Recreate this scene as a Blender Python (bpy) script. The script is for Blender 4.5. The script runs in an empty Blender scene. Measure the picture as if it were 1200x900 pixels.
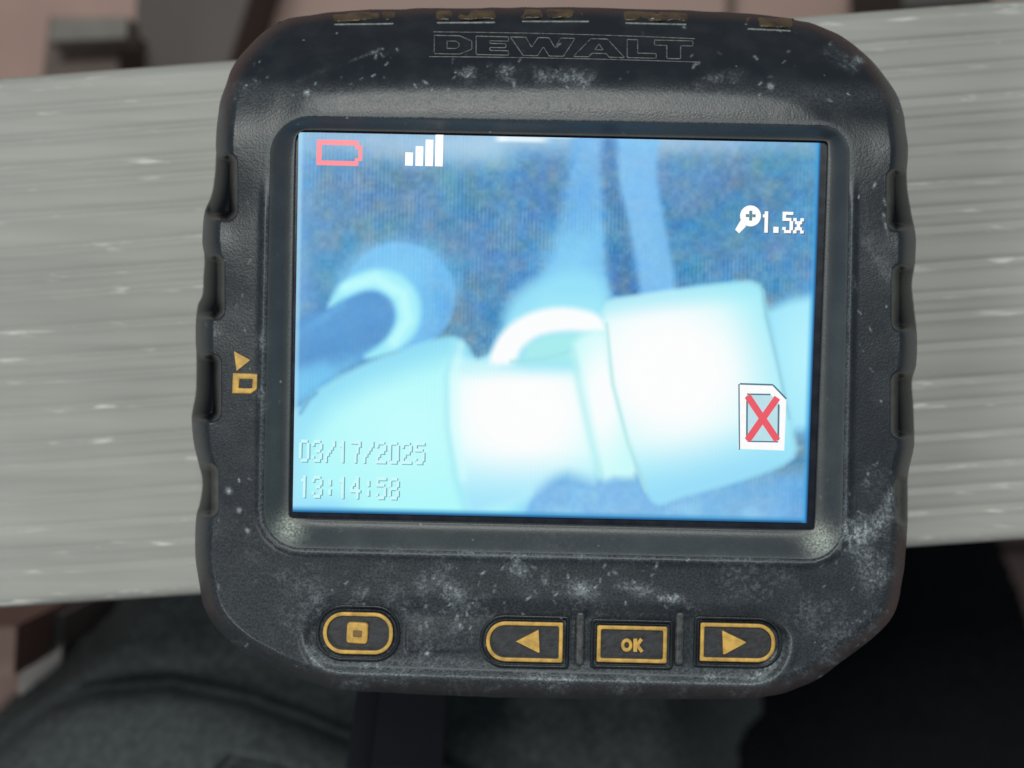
import bpy, bmesh, math
import numpy as np
from mathutils import Vector
rng = np.random.default_rng(7)

# ------------------------------------------------------------------ camera, light, exposure
S = 0.116e-3            # metres per photo pixel, measured at the display (a 71 mm wide screen)
D = 0.168               # lens to display
ZS = 0.300              # display height above the floor
scn = bpy.context.scene
cam = bpy.data.cameras.new('camera'); camo = bpy.data.objects.new('camera', cam)
scn.collection.objects.link(camo); scn.camera = camo
camo.location = (0, 0, ZS + D); camo.rotation_euler = (0, 0, 0)
cam.sensor_width = 36; cam.lens = 36 * D / (1200 * S)
cam.clip_start = 0.005; cam.clip_end = 20
cam.dof.use_dof = True; cam.dof.focus_distance = D - 0.001; cam.dof.aperture_fstop = 14

world = bpy.data.worlds.new('World'); scn.world = world; world.use_nodes = True
bg = world.node_tree.nodes['Background']
bg.inputs[0].default_value = (0.80, 0.92, 1.0, 1); bg.inputs[1].default_value = 0.20

def area(name, loc, target, size, power, col):
    l = bpy.data.lights.new(name, 'AREA'); l.shape = 'RECTANGLE'; l.size = size[0]; l.size_y = size[1]
    l.energy = power; l.color = col
    o = bpy.data.objects.new(name, l); scn.collection.objects.link(o); o.location = loc
    o.rotation_euler = (Vector(target) - Vector(loc)).to_track_quat('-Z', 'Y').to_euler()
    return o
area('ceiling_lamp', (-0.04, 0.66, 1.85), (0, 0, ZS), (0.75, 0.40), 24.0, (0.98, 1.0, 0.94))
area('side_lamp', (-0.85, -0.75, 1.35), (0, 0, ZS), (0.45, 0.30), 7.0, (1.0, 0.97, 0.92))

scn.view_settings.view_transform = 'Standard'; scn.view_settings.look = 'None'
scn.view_settings.exposure = 0; scn.view_settings.gamma = 1
scn.view_settings.use_curve_mapping = False
scn.cycles.use_denoising = True
scn.cycles.max_bounces = 6

# ------------------------------------------------------------------ helpers
def lin(c):
    c = np.asarray(c, float) / 255.0
    return np.where(c <= 0.04045, c / 12.92, ((c + 0.055) / 1.055) ** 2.4)
def unp(px, py, z):
    """photo pixel + height over the display (mm) -> world metres"""
    z = np.asarray(z, float) * 1e-3
    k = S * (D - z) / D
    x = (np.asarray(px, float) - 600) * k; y = (450 - np.asarray(py, float)) * k
    return np.stack(np.broadcast_arrays(x, y, ZS + z), -1)

def node_mat(name):
    m = bpy.data.materials.new(name); m.use_nodes = True
    nt = m.node_tree; return m, nt, nt.nodes['Principled BSDF']
def mat(name, col, rough=0.6, var=0.25, scale=300, bump=0.0, bscale=1500, spec=0.5, col2=None, stretch=(1, 1, 1), rvar=0.1, bdist=0.0003):
    m, nt, b = node_mat(name)
    tc = nt.nodes.new('ShaderNodeTexCoord'); mp = nt.nodes.new('ShaderNodeMapping')
    mp.inputs['Scale'].default_value = stretch
    nt.links.new(tc.outputs['Object'], mp.inputs[0])
    n = nt.nodes.new('ShaderNodeTexNoise'); n.inputs['Scale'].default_value = scale; n.inputs['Detail'].default_value = 6
    nt.links.new(mp.outputs[0], n.inputs['Vector'])
    mx = nt.nodes.new('ShaderNodeMix'); mx.data_type = 'RGBA'
    c = np.array(col, float); c2 = np.array(col2, float) if col2 is not None else c * (1 + var)
    c1 = c if col2 is not None else c * (1 - var)
    mx.inputs[6].default_value = (*c1, 1); mx.inputs[7].default_value = (*c2, 1)
    mr = nt.nodes.new('ShaderNodeMapRange'); mr.inputs[1].default_value = 0.3; mr.inputs[2].default_value = 0.7
    nt.links.new(n.outputs[0], mr.inputs[0]); nt.links.new(mr.outputs[0], mx.inputs[0])
    nt.links.new(mx.outputs[2], b.inputs['Base Color'])
    r = nt.nodes.new('ShaderNodeMapRange'); r.inputs[3].default_value = rough - rvar; r.inputs[4].default_value = rough + rvar
    nt.links.new(n.outputs[0], r.inputs[0]); nt.links.new(r.outputs[0], b.inputs['Roughness'])
    b.inputs['Specular IOR Level'].default_value = spec
    if bump:
        n2 = nt.nodes.new('ShaderNodeTexNoise'); n2.inputs['Scale'].default_value = bscale; n2.inputs['Detail'].default_value = 3
        nt.links.new(mp.outputs[0], n2.inputs['Vector'])
        bp = nt.nodes.new('ShaderNodeBump'); bp.inputs['Strength'].default_value = bump; bp.inputs['Distance'].default_value = bdist
        nt.links.new(n2.outputs[0], bp.inputs['Height']); nt.links.new(bp.outputs[0], b.inputs['Normal'])
    return m
def emit_mat(name, srgb, strength=1.0):
    m, nt, b = node_mat(name)
    c = lin(srgb)
    b.inputs['Base Color'].default_value = (0.005, 0.005, 0.005, 1); b.inputs['Roughness'].default_value = 0.3
    n = nt.nodes.new('ShaderNodeTexNoise'); n.inputs['Scale'].default_value = 1800
    mx = nt.nodes.new('ShaderNodeMix'); mx.data_type = 'RGBA'
    mx.inputs[6].default_value = (*(c * 0.88), 1); mx.inputs[7].default_value = (*c, 1)
    tc = nt.nodes.new('ShaderNodeTexCoord'); nt.links.new(tc.outputs['Object'], n.inputs['Vector'])
    nt.links.new(n.outputs[0], mx.inputs[0]); nt.links.new(mx.outputs[2], b.inputs['Emission Color'])
    b.inputs['Emission Strength'].default_value = strength
    return m

class T:                       # where a thing's base is, so children are stored relative to it
    base = {}
def thing(name, loc, label, cat, group=None):
    o = bpy.data.objects.new(name, None); scn.collection.objects.link(o)
    o.location = loc; o.empty_display_size = 0.01
    o['label'] = label; o['category'] = cat
    if group: o['group'] = group
    T.base[o.name] = np.array(loc, float)
    return o
def link(name, verts, faces, material, parent=None, smooth=True, label=None, kind=None):
    """verts in world metres; stored relative to the parent thing's base"""
    verts = np.asarray(verts, float).reshape(-1, 3)
    off = T.base[parent.name] if parent is not None else np.zeros(3)
    me = bpy.data.meshes.new(name)
    me.from_pydata((verts - off).tolist(), [], [tuple(map(int, f)) for f in faces])
    me.update()
    return finish(name, me, material, parent, off, smooth, label, kind)
def finish(name, me, material, parent, off, smooth, label=None, kind=None):
    o = bpy.data.objects.new(name, me); scn.collection.objects.link(o)
    me.materials.append(material)
    if smooth: me.polygons.foreach_set('use_smooth', np.ones(len(me.polygons), bool))
    if parent is not None:
        o.parent = parent
        T.base[o.name] = off          # children of parts share the same origin
    if label: o['label'] = label
    if kind: o['kind'] = kind
    return o
def grid(name, P, material, parent=None, wrap_u=False, smooth=True, flip=False, label=None, kind=None):
    """P: (rows, cols, 3) world metres"""
    r, c, _ = P.shape
    off = T.base[parent.name] if parent is not None else np.zeros(3)
    V = (P.reshape(-1, 3) - off).astype(np.float32)
    i = np.arange(r - 1)[:, None]; j = np.arange(c if wrap_u else c - 1)[None, :]
    j2 = (j + 1) % c
    a, b, d, e = i * c + j, i * c + j2, (i + 1) * c + j2, (i + 1) * c + j
    F = np.stack(np.broadcast_arrays(a, b, d, e), -1).reshape(-1, 4)
    if flip: F = F[:, ::-1]
    me = bpy.data.meshes.new(name)
    me.vertices.add(len(V)); me.vertices.foreach_set('co', V.ravel())
    me.loops.add(F.size); me.loops.foreach_set('vertex_index', np.ascontiguousarray(F, dtype=np.int32).ravel())
    me.polygons.add(len(F)); me.polygons.foreach_set('loop_start', np.arange(0, F.size, 4, dtype=np.int32))
    me.update(calc_edges=True); me.validate()
    return finish(name, me, material, parent, off, smooth, label, kind)
def attr(o, name, vals):
    a = o.data.attributes.new(name, 'FLOAT', 'POINT'); a.data.foreach_set('value', np.asarray(vals, np.float32).ravel())
def attr_col(o, name, rgb):
    a = o.data.color_attributes.new(name, 'FLOAT_COLOR', 'POINT')
    c = np.ones((len(rgb), 4), np.float32); c[:, :3] = rgb
    a.data.foreach_set('color', c.ravel())

def sm(a, b, x):
    t = np.clip((x - a) / (b - a), 0, 1); return t * t * (3 - 2 * t)
def vnoise(x, y, cell, seed):
    """smooth value noise 0..1"""
    r = np.random.default_rng(seed); N = 256; g = r.random((N, N))
    u = np.asarray(x) / cell; v = np.asarray(y) / cell
    i = np.floor(u).astype(int); j = np.floor(v).astype(int); f = u - i; h = v - j
    f = f * f * (3 - 2 * f); h = h * h * (3 - 2 * h)
    q = lambda a, b: g[a % N, b % N]
    return (q(i, j) * (1 - f) + q(i + 1, j) * f) * (1 - h) + (q(i, j + 1) * (1 - f) + q(i + 1, j + 1) * f) * h
def fbm(x, y, cell, seed, o=4):
    s = 0; w = 0
    for k in range(o):
        s = s + vnoise(x, y, cell / 2 ** k, seed + k) * 0.5 ** k; w += 0.5 ** k
    return s / w
def catmull(pts, per=12, closed=True):
    p = np.asarray(pts, float); n = len(p); out = []
    rngi = range(n) if closed else range(n - 1)
    for i in rngi:
        if closed: a, b, c, d = p[(i - 1) % n], p[i], p[(i + 1) % n], p[(i + 2) % n]
        else: a, b, c, d = p[max(i - 1, 0)], p[i], p[i + 1], p[min(i + 2, n - 1)]
        for t in np.arange(per) / per:
            out.append(0.5 * (2 * b + (c - a) * t + (2 * a - 5 * b + 4 * c - d) * t * t + (3 * b - a - 3 * c + d) * t ** 3))
    if not closed: out.append(p[-1])
    return np.array(out)
def resample(p, n, closed=True):
    q = np.vstack([p, p[:1]]) if closed else p
    s = np.r_[0, np.cumsum(np.hypot(*np.diff(q, axis=0).T))]
    t = np.linspace(0, s[-1], n, endpoint=not closed)
    return np.stack([np.interp(t, s, q[:, 0]), np.interp(t, s, q[:, 1])], 1)
def rquad(c, r, n=10):
    """rounded quadrilateral (corner list in photo pixels, clockwise from top-left)"""
    c = np.asarray(c, float); r = np.broadcast_to(r, 4); out = []
    for i in range(4):
        p, a, b = c[i], c[i - 1], c[(i + 1) % 4]
        u = (a - p) / np.linalg.norm(a - p); v = (b - p) / np.linalg.norm(b - p)
        if r[i] < 0.01: out.append(p); continue
        e = math.radians(90)
        o = p + (u + v) * r[i]
        for t in np.linspace(0, e, n):
            out.append(o - v * r[i] * math.cos(t) - u * r[i] * math.sin(t))
    return np.array(out)
ROT = math.radians(1.33)
def rot(p, c, a=ROT):
    p = np.asarray(p, float) - c
    return np.stack([p[..., 0] * math.cos(a) - p[..., 1] * math.sin(a), p[..., 0] * math.sin(a) + p[..., 1] * math.cos(a)], -1) + c
def poly_sd(x, y, poly):
    """signed distance (negative inside)"""
    p = np.asarray(poly, float); d = np.full(x.shape, 1e18); s = np.ones(x.shape)
    for i in range(len(p)):
        a, b = p[i], p[i - 1]
        ex, ey = b - a; wx, wy = x - a[0], y - a[1]
        t = np.clip((wx * ex + wy * ey) / (ex * ex + ey * ey + 1e-12), 0, 1)
        d = np.minimum(d, (wx - ex * t) ** 2 + (wy - ey * t) ** 2)
        c1, c2, c3 = y >= a[1], y < b[1], ex * wy > ey * wx
        f = (c1 & c2 & c3) | (~c1 & ~c2 & ~c3); s = np.where(f, -s, s)
    return s * np.sqrt(d)
def seg_d(x, y, a, b):
    ex, ey = b[0] - a[0], b[1] - a[1]
    t = np.clip(((x - a[0]) * ex + (y - a[1]) * ey) / (ex * ex + ey * ey + 1e-9), 0, 1)
    return np.hypot(x - a[0] - ex * t, y - a[1] - ey * t)
def box_sd(x, y, x0, y0, x1, y1, r):
    cx, cy = (x0 + x1) / 2, (y0 + y1) / 2; hx, hy = (x1 - x0) / 2 - r, (y1 - y0) / 2 - r
    qx, qy = np.abs(x - cx) - hx, np.abs(y - cy) - hy
    return np.hypot(np.maximum(qx, 0), np.maximum(qy, 0)) + np.minimum(np.maximum(qx, qy), 0) - r

def slab(name, pts, z1, z0, material, parent=None, bev=1.2, label=None, smooth=False, dome=0):
    """solid with a bevelled top from a pixel outline at height z1 down to z0 (mm)"""
    p = np.asarray(pts, float); n = len(p); c = p.mean(0)
    nb = 3 if bev else 1
    top = unp(p[:, 0], p[:, 1], z1); c3 = top.mean(0)
    rings = []
    base = top.copy(); base[:, 2] = ZS + z0 * 1e-3; rings.append(base)
    b = bev * S
    ed = np.roll(top, -1, 0) - np.roll(top, 1, 0)
    nrm = np.stack([ed[:, 1], -ed[:, 0]], 1); nrm /= np.linalg.norm(nrm, axis=1)[:, None] + 1e-12
    if ((top[:, :2] - c3[:2]) * nrm).sum() < 0: nrm = -nrm
    if bev:
        for k in range(4):
            t = k / 3 * math.pi / 2
            q = top.copy(); q[:, :2] -= nrm * b * (1 - math.cos(t)); q[:, 2] -= b * (1 - math.sin(t)); rings.append(q)
    else: rings.append(top)
    V = np.vstack(rings); F = []
    for r in range(len(rings) - 1):
        for i in range(n):
            j = (i + 1) % n; F.append((r * n + i, r * n + j, (r + 1) * n + j, (r + 1) * n + i))
    F.append([(len(rings) - 1) * n + i for i in range(n)]); F.append([i for i in range(n)][::-1])
    return fixn(link(name, V, F, material, parent, smooth, label))
def fixn(o):
    bm = bmesh.new(); bm.from_mesh(o.data); bmesh.ops.recalc_face_normals(bm, faces=bm.faces); bm.to_mesh(o.data); bm.free()
    return o
def frame_ring(name, outer, inner, z1, z0, material, parent=None, label=None):
    """raised closed band between two pixel outlines of equal count, rounded on top"""
    o_, i_ = np.asarray(outer, float), np.asarray(inner, float); n = len(o_); rings = []
    for a, z in ((0, z0), (0, z1 - 0.15), (0.12, z1 - 0.03), (0.3, z1), (0.7, z1), (0.88, z1 - 0.03), (1, z1 - 0.15), (1, z0)):
        p = o_ * (1 - a) + i_ * a; rings.append(unp(p[:, 0], p[:, 1], z))
    return fixn(grid(name, np.array(rings), material, parent, wrap_u=True, label=label))
def tube(P, r, closed=False, n=6):
    P = np.asarray(P, float); m = len(P)
    if closed: tan = np.roll(P, -1, 0) - np.roll(P, 1, 0)
    else: tan = np.gradient(P, axis=0)
    tan /= np.linalg.norm(tan, axis=1)[:, None] + 1e-15
    up = np.array([0, 0, 1.0]); sd = np.cross(tan, up); sd /= np.linalg.norm(sd, axis=1)[:, None] + 1e-15
    nn = np.cross(sd, tan); V = []; F = []
    for k in range(m):
        for a in range(n):
            t = 2 * math.pi * a / n; V.append(P[k] + r * (math.cos(t) * sd[k] + math.sin(t) * nn[k]))
    for k in range(m if closed else m - 1):
        k2 = (k + 1) % m
        for a in range(n): F.append((k * n + a, k * n + (a + 1) % n, k2 * n + (a + 1) % n, k2 * n + a))
    return V, F
def merge(parts):
    V = []; F = []
    for v, f in parts:
        k = len(V); V += list(v); F += [tuple(i + k for i in q) for q in f]
    return V, F

# ------------------------------------------------------------------ materials
def dusty_rubber(name, base, rough, dust_glint_col, spec=0.5):
    m, nt, b = node_mat(name); N = nt.nodes.new; L = nt.links.new
    tc = N('ShaderNodeTexCoord')
    n1 = N('ShaderNodeTexNoise'); n1.inputs['Scale'].default_value = 260; n1.inputs['Detail'].default_value = 8
    n2 = N('ShaderNodeTexNoise'); n2.inputs['Scale'].default_value = 3200; n2.inputs['Detail'].default_value = 2
    vo = N('ShaderNodeTexVoronoi'); vo.inputs['Scale'].default_value = 420
    for q in (n1, n2, vo): L(tc.outputs['Object'], q.inputs['Vector'])
    at = N('ShaderNodeAttribute'); at.attribute_name = 'dust_glint'
    sp = N('ShaderNodeMapRange'); sp.inputs[1].default_value = 0.10; sp.inputs[2].default_value = 0.05; L(vo.outputs['Distance'], sp.inputs[0])
    hs = N('ShaderNodeSeparateColor'); L(vo.outputs['Color'], hs.inputs[0])
    gt = N('ShaderNodeMath'); gt.operation = 'GREATER_THAN'; gt.inputs[1].default_value = 0.80; L(hs.outputs[0], gt.inputs[0])
    sk = N('ShaderNodeMath'); sk.operation = 'MULTIPLY'; L(sp.outputs[0], sk.inputs[0]); L(gt.outputs[0], sk.inputs[1])
    sk2 = N('ShaderNodeMath'); sk2.operation = 'MULTIPLY'; sk2.inputs[1].default_value = 0.35; L(sk.outputs[0], sk2.inputs[0])
    ns = N('ShaderNodeMapRange'); ns.inputs[1].default_value = 0.35; ns.inputs[2].default_value = 0.75; ns.inputs[3].default_value = 0.35; ns.inputs[4].default_value = 1.5
    L(n2.outputs[0], ns.inputs[0])
    dm = N('ShaderNodeMath'); dm.operation = 'MULTIPLY'; L(at.outputs['Fac'], dm.inputs[0]); L(ns.outputs[0], dm.inputs[1])
    hz = N('ShaderNodeMapRange'); hz.inputs[1].default_value = 0.45; hz.inputs[2].default_value = 0.8; hz.inputs[3].default_value = 0; hz.inputs[4].default_value = 0.03
    L(n1.outputs[0], hz.inputs[0])
    a1 = N('ShaderNodeMath'); a1.operation = 'ADD'; L(dm.outputs[0], a1.inputs[0]); L(hz.outputs[0], a1.inputs[1])
    a2 = N('ShaderNodeMath'); a2.operation = 'ADD'; a2.use_clamp = True; L(a1.outputs[0], a2.inputs[0]); L(sk2.outputs[0], a2.inputs[1])
    mx = N('ShaderNodeMix'); mx.data_type = 'RGBA'; mx.inputs[6].default_value = (*base, 1); mx.inputs[7].default_value = (*dust_glint_col, 1)
    sl_ = N('ShaderNodeAttribute'); sl_.attribute_name = 'slot_shade'
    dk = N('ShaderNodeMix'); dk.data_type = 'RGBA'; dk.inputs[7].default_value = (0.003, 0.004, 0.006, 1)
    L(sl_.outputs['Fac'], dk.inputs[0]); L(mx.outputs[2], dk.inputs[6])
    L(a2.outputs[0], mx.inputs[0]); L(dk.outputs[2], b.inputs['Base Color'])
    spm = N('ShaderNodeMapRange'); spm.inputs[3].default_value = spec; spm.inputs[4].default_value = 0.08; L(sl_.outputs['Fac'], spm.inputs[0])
    L(spm.outputs[0], b.inputs['Specular IOR Level'])
    rr = N('ShaderNodeMapRange'); rr.inputs[3].default_value = rough; rr.inputs[4].default_value = 0.85; rr.inputs[2].default_value = 0.5
    L(a2.outputs[0], rr.inputs[0]); L(rr.outputs[0], b.inputs['Roughness'])
    bp = N('ShaderNodeBump'); bp.inputs['Strength'].default_value = 0.25; bp.inputs['Distance'].default_value = 0.00012
    L(n2.outputs[0], bp.inputs['Height']); L(bp.outputs[0], b.inputs['Normal'])
    return m
M = {}
M['rubber'] = dusty_rubber('black_rubber', (0.0078, 0.0112, 0.0165), 0.33, (0.315, 0.36, 0.39), 0.36)
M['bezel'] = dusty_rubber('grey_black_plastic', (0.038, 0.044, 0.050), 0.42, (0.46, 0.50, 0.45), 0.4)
M['well'] = mat('button_rubber', (0.016, 0.018, 0.022), 0.5, 0.4, 900, 0.2)
M['gold'] = mat('golden_print', (0.47, 0.285, 0.06), 0.5, 0.30, 900, 0.15, 2500)
M['mark'] = mat('brown_print', (0.16, 0.09, 0.02), 0.6, 0.3, 900)
M['post'] = mat('dusty_rubber_post', (0.035, 0.039, 0.042), 0.5, 0.6, 1200, 0.3)
M['letter'] = mat('raised_edge_glint', (0.085, 0.09, 0.09), 0.5, 0.7, 1500, 0.2)  # paler than the rubber: glint of the letter edges put into the colour
M['edge'] = mat('worn_rubber_edge', (0.13, 0.14, 0.135), 0.5, 0.6, 1500, 0.2)
M['brown'] = mat('grimy_brown_rubber', (0.010, 0.010, 0.009), 0.35, 0.5, 420, 0.5, 1200, col2=(0.085, 0.06, 0.03))
M['border'] = mat('black_glass', (0.004, 0.006, 0.012), 0.25, 0.3, 400)

# ------------------------------------------------------------------ the setting: tiled floor
M['tile'] = mat('brown_tile', (0.25, 0.155, 0.13), 0.55, 0.12, 40, 0.15, 300)
M['grout'] = mat('grout', (0.12, 0.09, 0.075), 0.9, 0.2, 200)
floor = link('floor', [(-1.2, -1.2, -0.004), (1.2, -1.2, -0.004), (1.2, 1.2, -0.004), (-1.2, 1.2, -0.004)], [(0, 1, 2, 3)], M['grout'], smooth=False)
floor['kind'] = 'structure'; T.base['floor'] = np.zeros(3)
floor['label'] = 'brown tiled floor far below the plank'; floor['category'] = 'floor'
tile_me = None; tw = 0.298; jx = (863 - 600) * S * (D + 0.3) / D
for ix in range(-3, 3):
    for iy in range(-2, 4):
        x0 = jx + ix * 0.302; y0 = -0.06 + iy * 0.302
        if tile_me is None:
            bm = bmesh.new(); bmesh.ops.create_cube(bm, size=1)
            for v in bm.verts: v.co = ((v.co.x + 0.5) * tw, (v.co.y + 0.5) * tw, -0.004 + (v.co.z + 0.5) * 0.0042)
            bmesh.ops.bevel(bm, geom=[e for e in bm.edges if all(v.co.z > 0 for v in e.verts)], offset=0.0015, segments=2, affect='EDGES')
            tile_me = bpy.data.meshes.new('tile'); bm.to_mesh(tile_me); bm.free(); tile_me.materials.append(M['tile'])
        t = bpy.data.objects.new('tile', tile_me); scn.collection.objects.link(t); t.parent = floor; t.location = (x0, y0, 0)

# ------------------------------------------------------------------ plank under the device
PT, PB = -33.0, -71.0                                   # top and bottom height of the plank
def plank():
    m, nt, b = node_mat('weathered_grey_board'); N = nt.nodes.new; L = nt.links.new
    tc = N('ShaderNodeTexCoord'); mp = N('ShaderNodeMapping'); mp.inputs['Scale'].default_value = (0.045, 1, 1)
    L(tc.outputs['Object'], mp.inputs[0])
    n1 = N('ShaderNodeTexNoise'); n1.inputs['Scale'].default_value = 420; n1.inputs['Detail'].default_value = 5
    n2 = N('ShaderNodeTexNoise'); n2.inputs['Scale'].default_value = 900; n2.inputs['Detail'].default_value = 3
    n3 = N('ShaderNodeTexNoise'); n3.inputs['Scale'].default_value = 18; n3.inputs['Detail'].default_value = 3
    mp2 = N('ShaderNodeMapping'); mp2.inputs['Scale'].default_value = (0.16, 1, 1); L(tc.outputs['Object'], mp2.inputs[0])
    L(mp.outputs[0], n1.inputs['Vector']); L(mp2.outputs[0], n2.inputs['Vector']); L(tc.outputs['Object'], n3.inputs['Vector'])
    r1 = N('ShaderNodeValToRGB'); e = r1.color_ramp.elements
    e[0].position = 0.30; e[0].color = (0.240, 0.241, 0.228, 1); e[1].position = 0.72; e[1].color = (0.298, 0.299, 0.282, 1)
    L(n1.outputs[0], r1.inputs[0])
    s = N('ShaderNodeMapRange'); s.inputs[1].default_value = 0.58; s.inputs[2].default_value = 0.70; s.inputs[4].default_value = 0.75; L(n2.outputs[0], s.inputs[0])
    at = N('ShaderNodeAttribute'); at.attribute_name = 'wear'
    s2 = N('ShaderNodeMath'); s2.operation = 'MULTIPLY'; L(s.outputs[0], s2.inputs[0]); L(at.outputs['Fac'], s2.inputs[1])
    mx = N('ShaderNodeMix'); mx.data_type = 'RGBA'; mx.inputs[7].default_value = (0.64, 0.64, 0.60, 1)
    L(s2.outputs[0], mx.inputs[0]); L(r1.outputs[0], mx.inputs[6])
    r3 = N('ShaderNodeMapRange'); r3.inputs[1].default_value = 0.3; r3.inputs[2].default_value = 0.7; r3.inputs[3].default_value = 0.86; r3.inputs[4].default_value = 1.12
    L(n3.outputs[0], r3.inputs[0])
    mu = N('ShaderNodeMix'); mu.data_type = 'RGBA'; mu.blend_type = 'MULTIPLY'; mu.inputs[0].default_value = 1
    L(mx.outputs[2], mu.inputs[6]); L(r3.outputs[0], mu.inputs[7]); L(mu.outputs[2], b.inputs['Base Color'])
    b.inputs['Roughness'].default_value = 0.55
    bp = N('ShaderNodeBump'); bp.inputs['Strength'].default_value = 0.25; bp.inputs['Distance'].default_value = 0.0002
    L(n1.outputs[0], bp.inputs['Height']); L(bp.outputs[0], b.inputs['Normal'])
    th = thing('grey_plank', (0, 0, ZS + PB * 1e-3), 'long weathered grey grooved plank that the black inspection screen lies across', 'plank')
    # photo edges: top (0,92)->(1200,0), bottom (0,712)->(1200,632)
    nv, nu = 420, 150
    v = np.linspace(0, 1, nv)[:, None]; px = np.linspace(-900, 2100, nu)[None, :]
    ty = 92 - 92 / 1200 * px; by = 712 - 80 / 1200 * px
    py = ty + (by - ty) * v
    z = np.zeros((nv, nu)); wear = np.zeros((nv, nu))
    r = np.random.default_rng(21)
    gs = np.cumsum(r.uniform(0.034, 0.066, 40)); gs = gs[gs < 0.985]
    for k, g in enumerate(gs):                          # worn grooves and the burred edges beside them
        gv = g + 0.003 * (vnoise(px, px * 0 + k * 7.3, 260, 50 + k) - 0.5)
        dd = v - gv
        z -= 0.20 * np.exp(-(dd / 0.0055) ** 2); z += 0.12 * np.exp(-((dd - 0.011) / 0.0060) ** 2)
        am = 0.25 + 0.75 * sm(0.38, 0.62, vnoise(px, px * 0 + k * 3.1, 55, 150 + k))
        wear += np.exp(-((dd - 0.007) / 0.0075) ** 2) * am
    z += 0.10 * (fbm(px * 0.05, v * 620, 34, 3) - 0.5) * 2
    e = np.minimum(v, 1 - v) * 620
    z = z - 2.0 * (1 - np.sqrt(np.clip(1 - np.clip(1 - e / 13, 0, 1) ** 2, 0, 1)))
    wear += 0.8 * sm(24, 6, e)
    P = unp(px + 0 * v, py, PT - 0.4 + z)
    for s, k in ((0, 0), (-1, -1)):
        pass
    lo0 = P[0].copy(); lo0[:, 2] = ZS + PB * 1e-3; lo1 = P[-1].copy(); lo1[:, 2] = ZS + PB * 1e-3
    P = np.concatenate([lo0[None], P, lo1[None]], 0)
    top = grid('board', P, m, th)
    w = np.vstack([np.zeros((1, nu)), wear, np.zeros((1, nu))]); attr(top, 'wear', np.clip(w, 0, 1.3))
    V = [lo0[0], lo0[-1], lo1[-1], lo1[0]]
    link('underside', V, [(0, 1, 2, 3)], m, th, False)
    fixn(top)
plank()

# ------------------------------------------------------------------ cloth, strap and the blurred things on the floor
M['cloth'] = mat('charcoal_cloth', (0.044, 0.052, 0.055), 0.95, 0.30, 500, 0.9, 1600, 0.2, bdist=0.0006)
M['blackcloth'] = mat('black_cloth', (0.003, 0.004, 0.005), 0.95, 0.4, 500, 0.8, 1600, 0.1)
def trim(o):
    """remove the part of the sheet outside the hem"""
    bm = bmesh.new(); bm.from_mesh(o.data)
    bmesh.ops.delete(bm, geom=[f for f in bm.faces if all(v.co.z < 0.004 for v in f.verts)], context='FACES')
    bm.to_mesh(o.data); bm.free()
def cloths():
    th = thing('grey_cloth', (-0.03, -0.10, 0), 'crumpled charcoal cloth with a curved fold bunched under the plank', 'cloth')
    px, py = np.meshgrid(np.arange(-420, 960, 4.0), np.arange(560, 1240, 4.0))
    z = -98 + 10 * (fbm(px, py, 260, 11) - 0.5)
    ya = np.interp(px, [-400, -200, 0, 60, 110, 200, 290, 360, 405, 520, 700, 900], [1150, 1010, 880, 832, 814, 807, 825, 850, 868, 905, 990, 1060])
    da = py - ya
    z += 20 * np.sqrt(np.clip(1 - np.exp(-np.clip(da, 0, None) / 60), 0, 1)) * sm(-2, 3, da)
    z -= 5 * np.exp(-((da + 8) / 9) ** 2)
    yb = np.interp(px, [150, 270, 330, 420, 600], [1010, 892, 905, 940, 1000]); db = py - yb
    z -= 4 * np.exp(-(db / 7) ** 2)
    z += 10 * sm(430, 560, px) * sm(980, 760, px) - 46 * sm(740, 900, px) ** 2
    z += 1.2 * (fbm(px, py, 40, 15) - 0.5)
    z = np.minimum(z, np.where(py < 800, -73 - 0.0 * py, 0))
    # left hem runs from (150,700) down to (0,845); right hem near x = 890
    out = seg = (px - 150) * -0.695 + (py - 700) * -0.719        # >0 : beyond the left hem
    out = out + 14 * (vnoise(px, py, 60, 31) - 0.5)
    z -= 24 * sm(-45, 6, out) ** 2; z = np.where(out > 6, -298.0, z)
    zr = px - 880 - 34 * (vnoise(px, py, 90, 5) - 0.5) - 12 * (vnoise(px, py, 28, 6) - 0.5) + 0.10 * (py - 850)
    z = np.where(zr > 0, -298.0, z); z = np.where(py < 566, -298.0, z)
    o = grid('cloth', unp(px, py, z), M['cloth'], th, flip=True)
    trim(o)
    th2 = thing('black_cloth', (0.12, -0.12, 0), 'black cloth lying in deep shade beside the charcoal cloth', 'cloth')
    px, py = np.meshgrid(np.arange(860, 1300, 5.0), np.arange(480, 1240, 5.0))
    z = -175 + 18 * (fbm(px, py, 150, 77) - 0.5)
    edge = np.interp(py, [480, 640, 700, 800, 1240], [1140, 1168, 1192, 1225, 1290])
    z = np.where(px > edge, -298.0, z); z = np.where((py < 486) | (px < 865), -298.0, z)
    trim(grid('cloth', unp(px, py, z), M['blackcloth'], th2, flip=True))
cloths()
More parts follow.
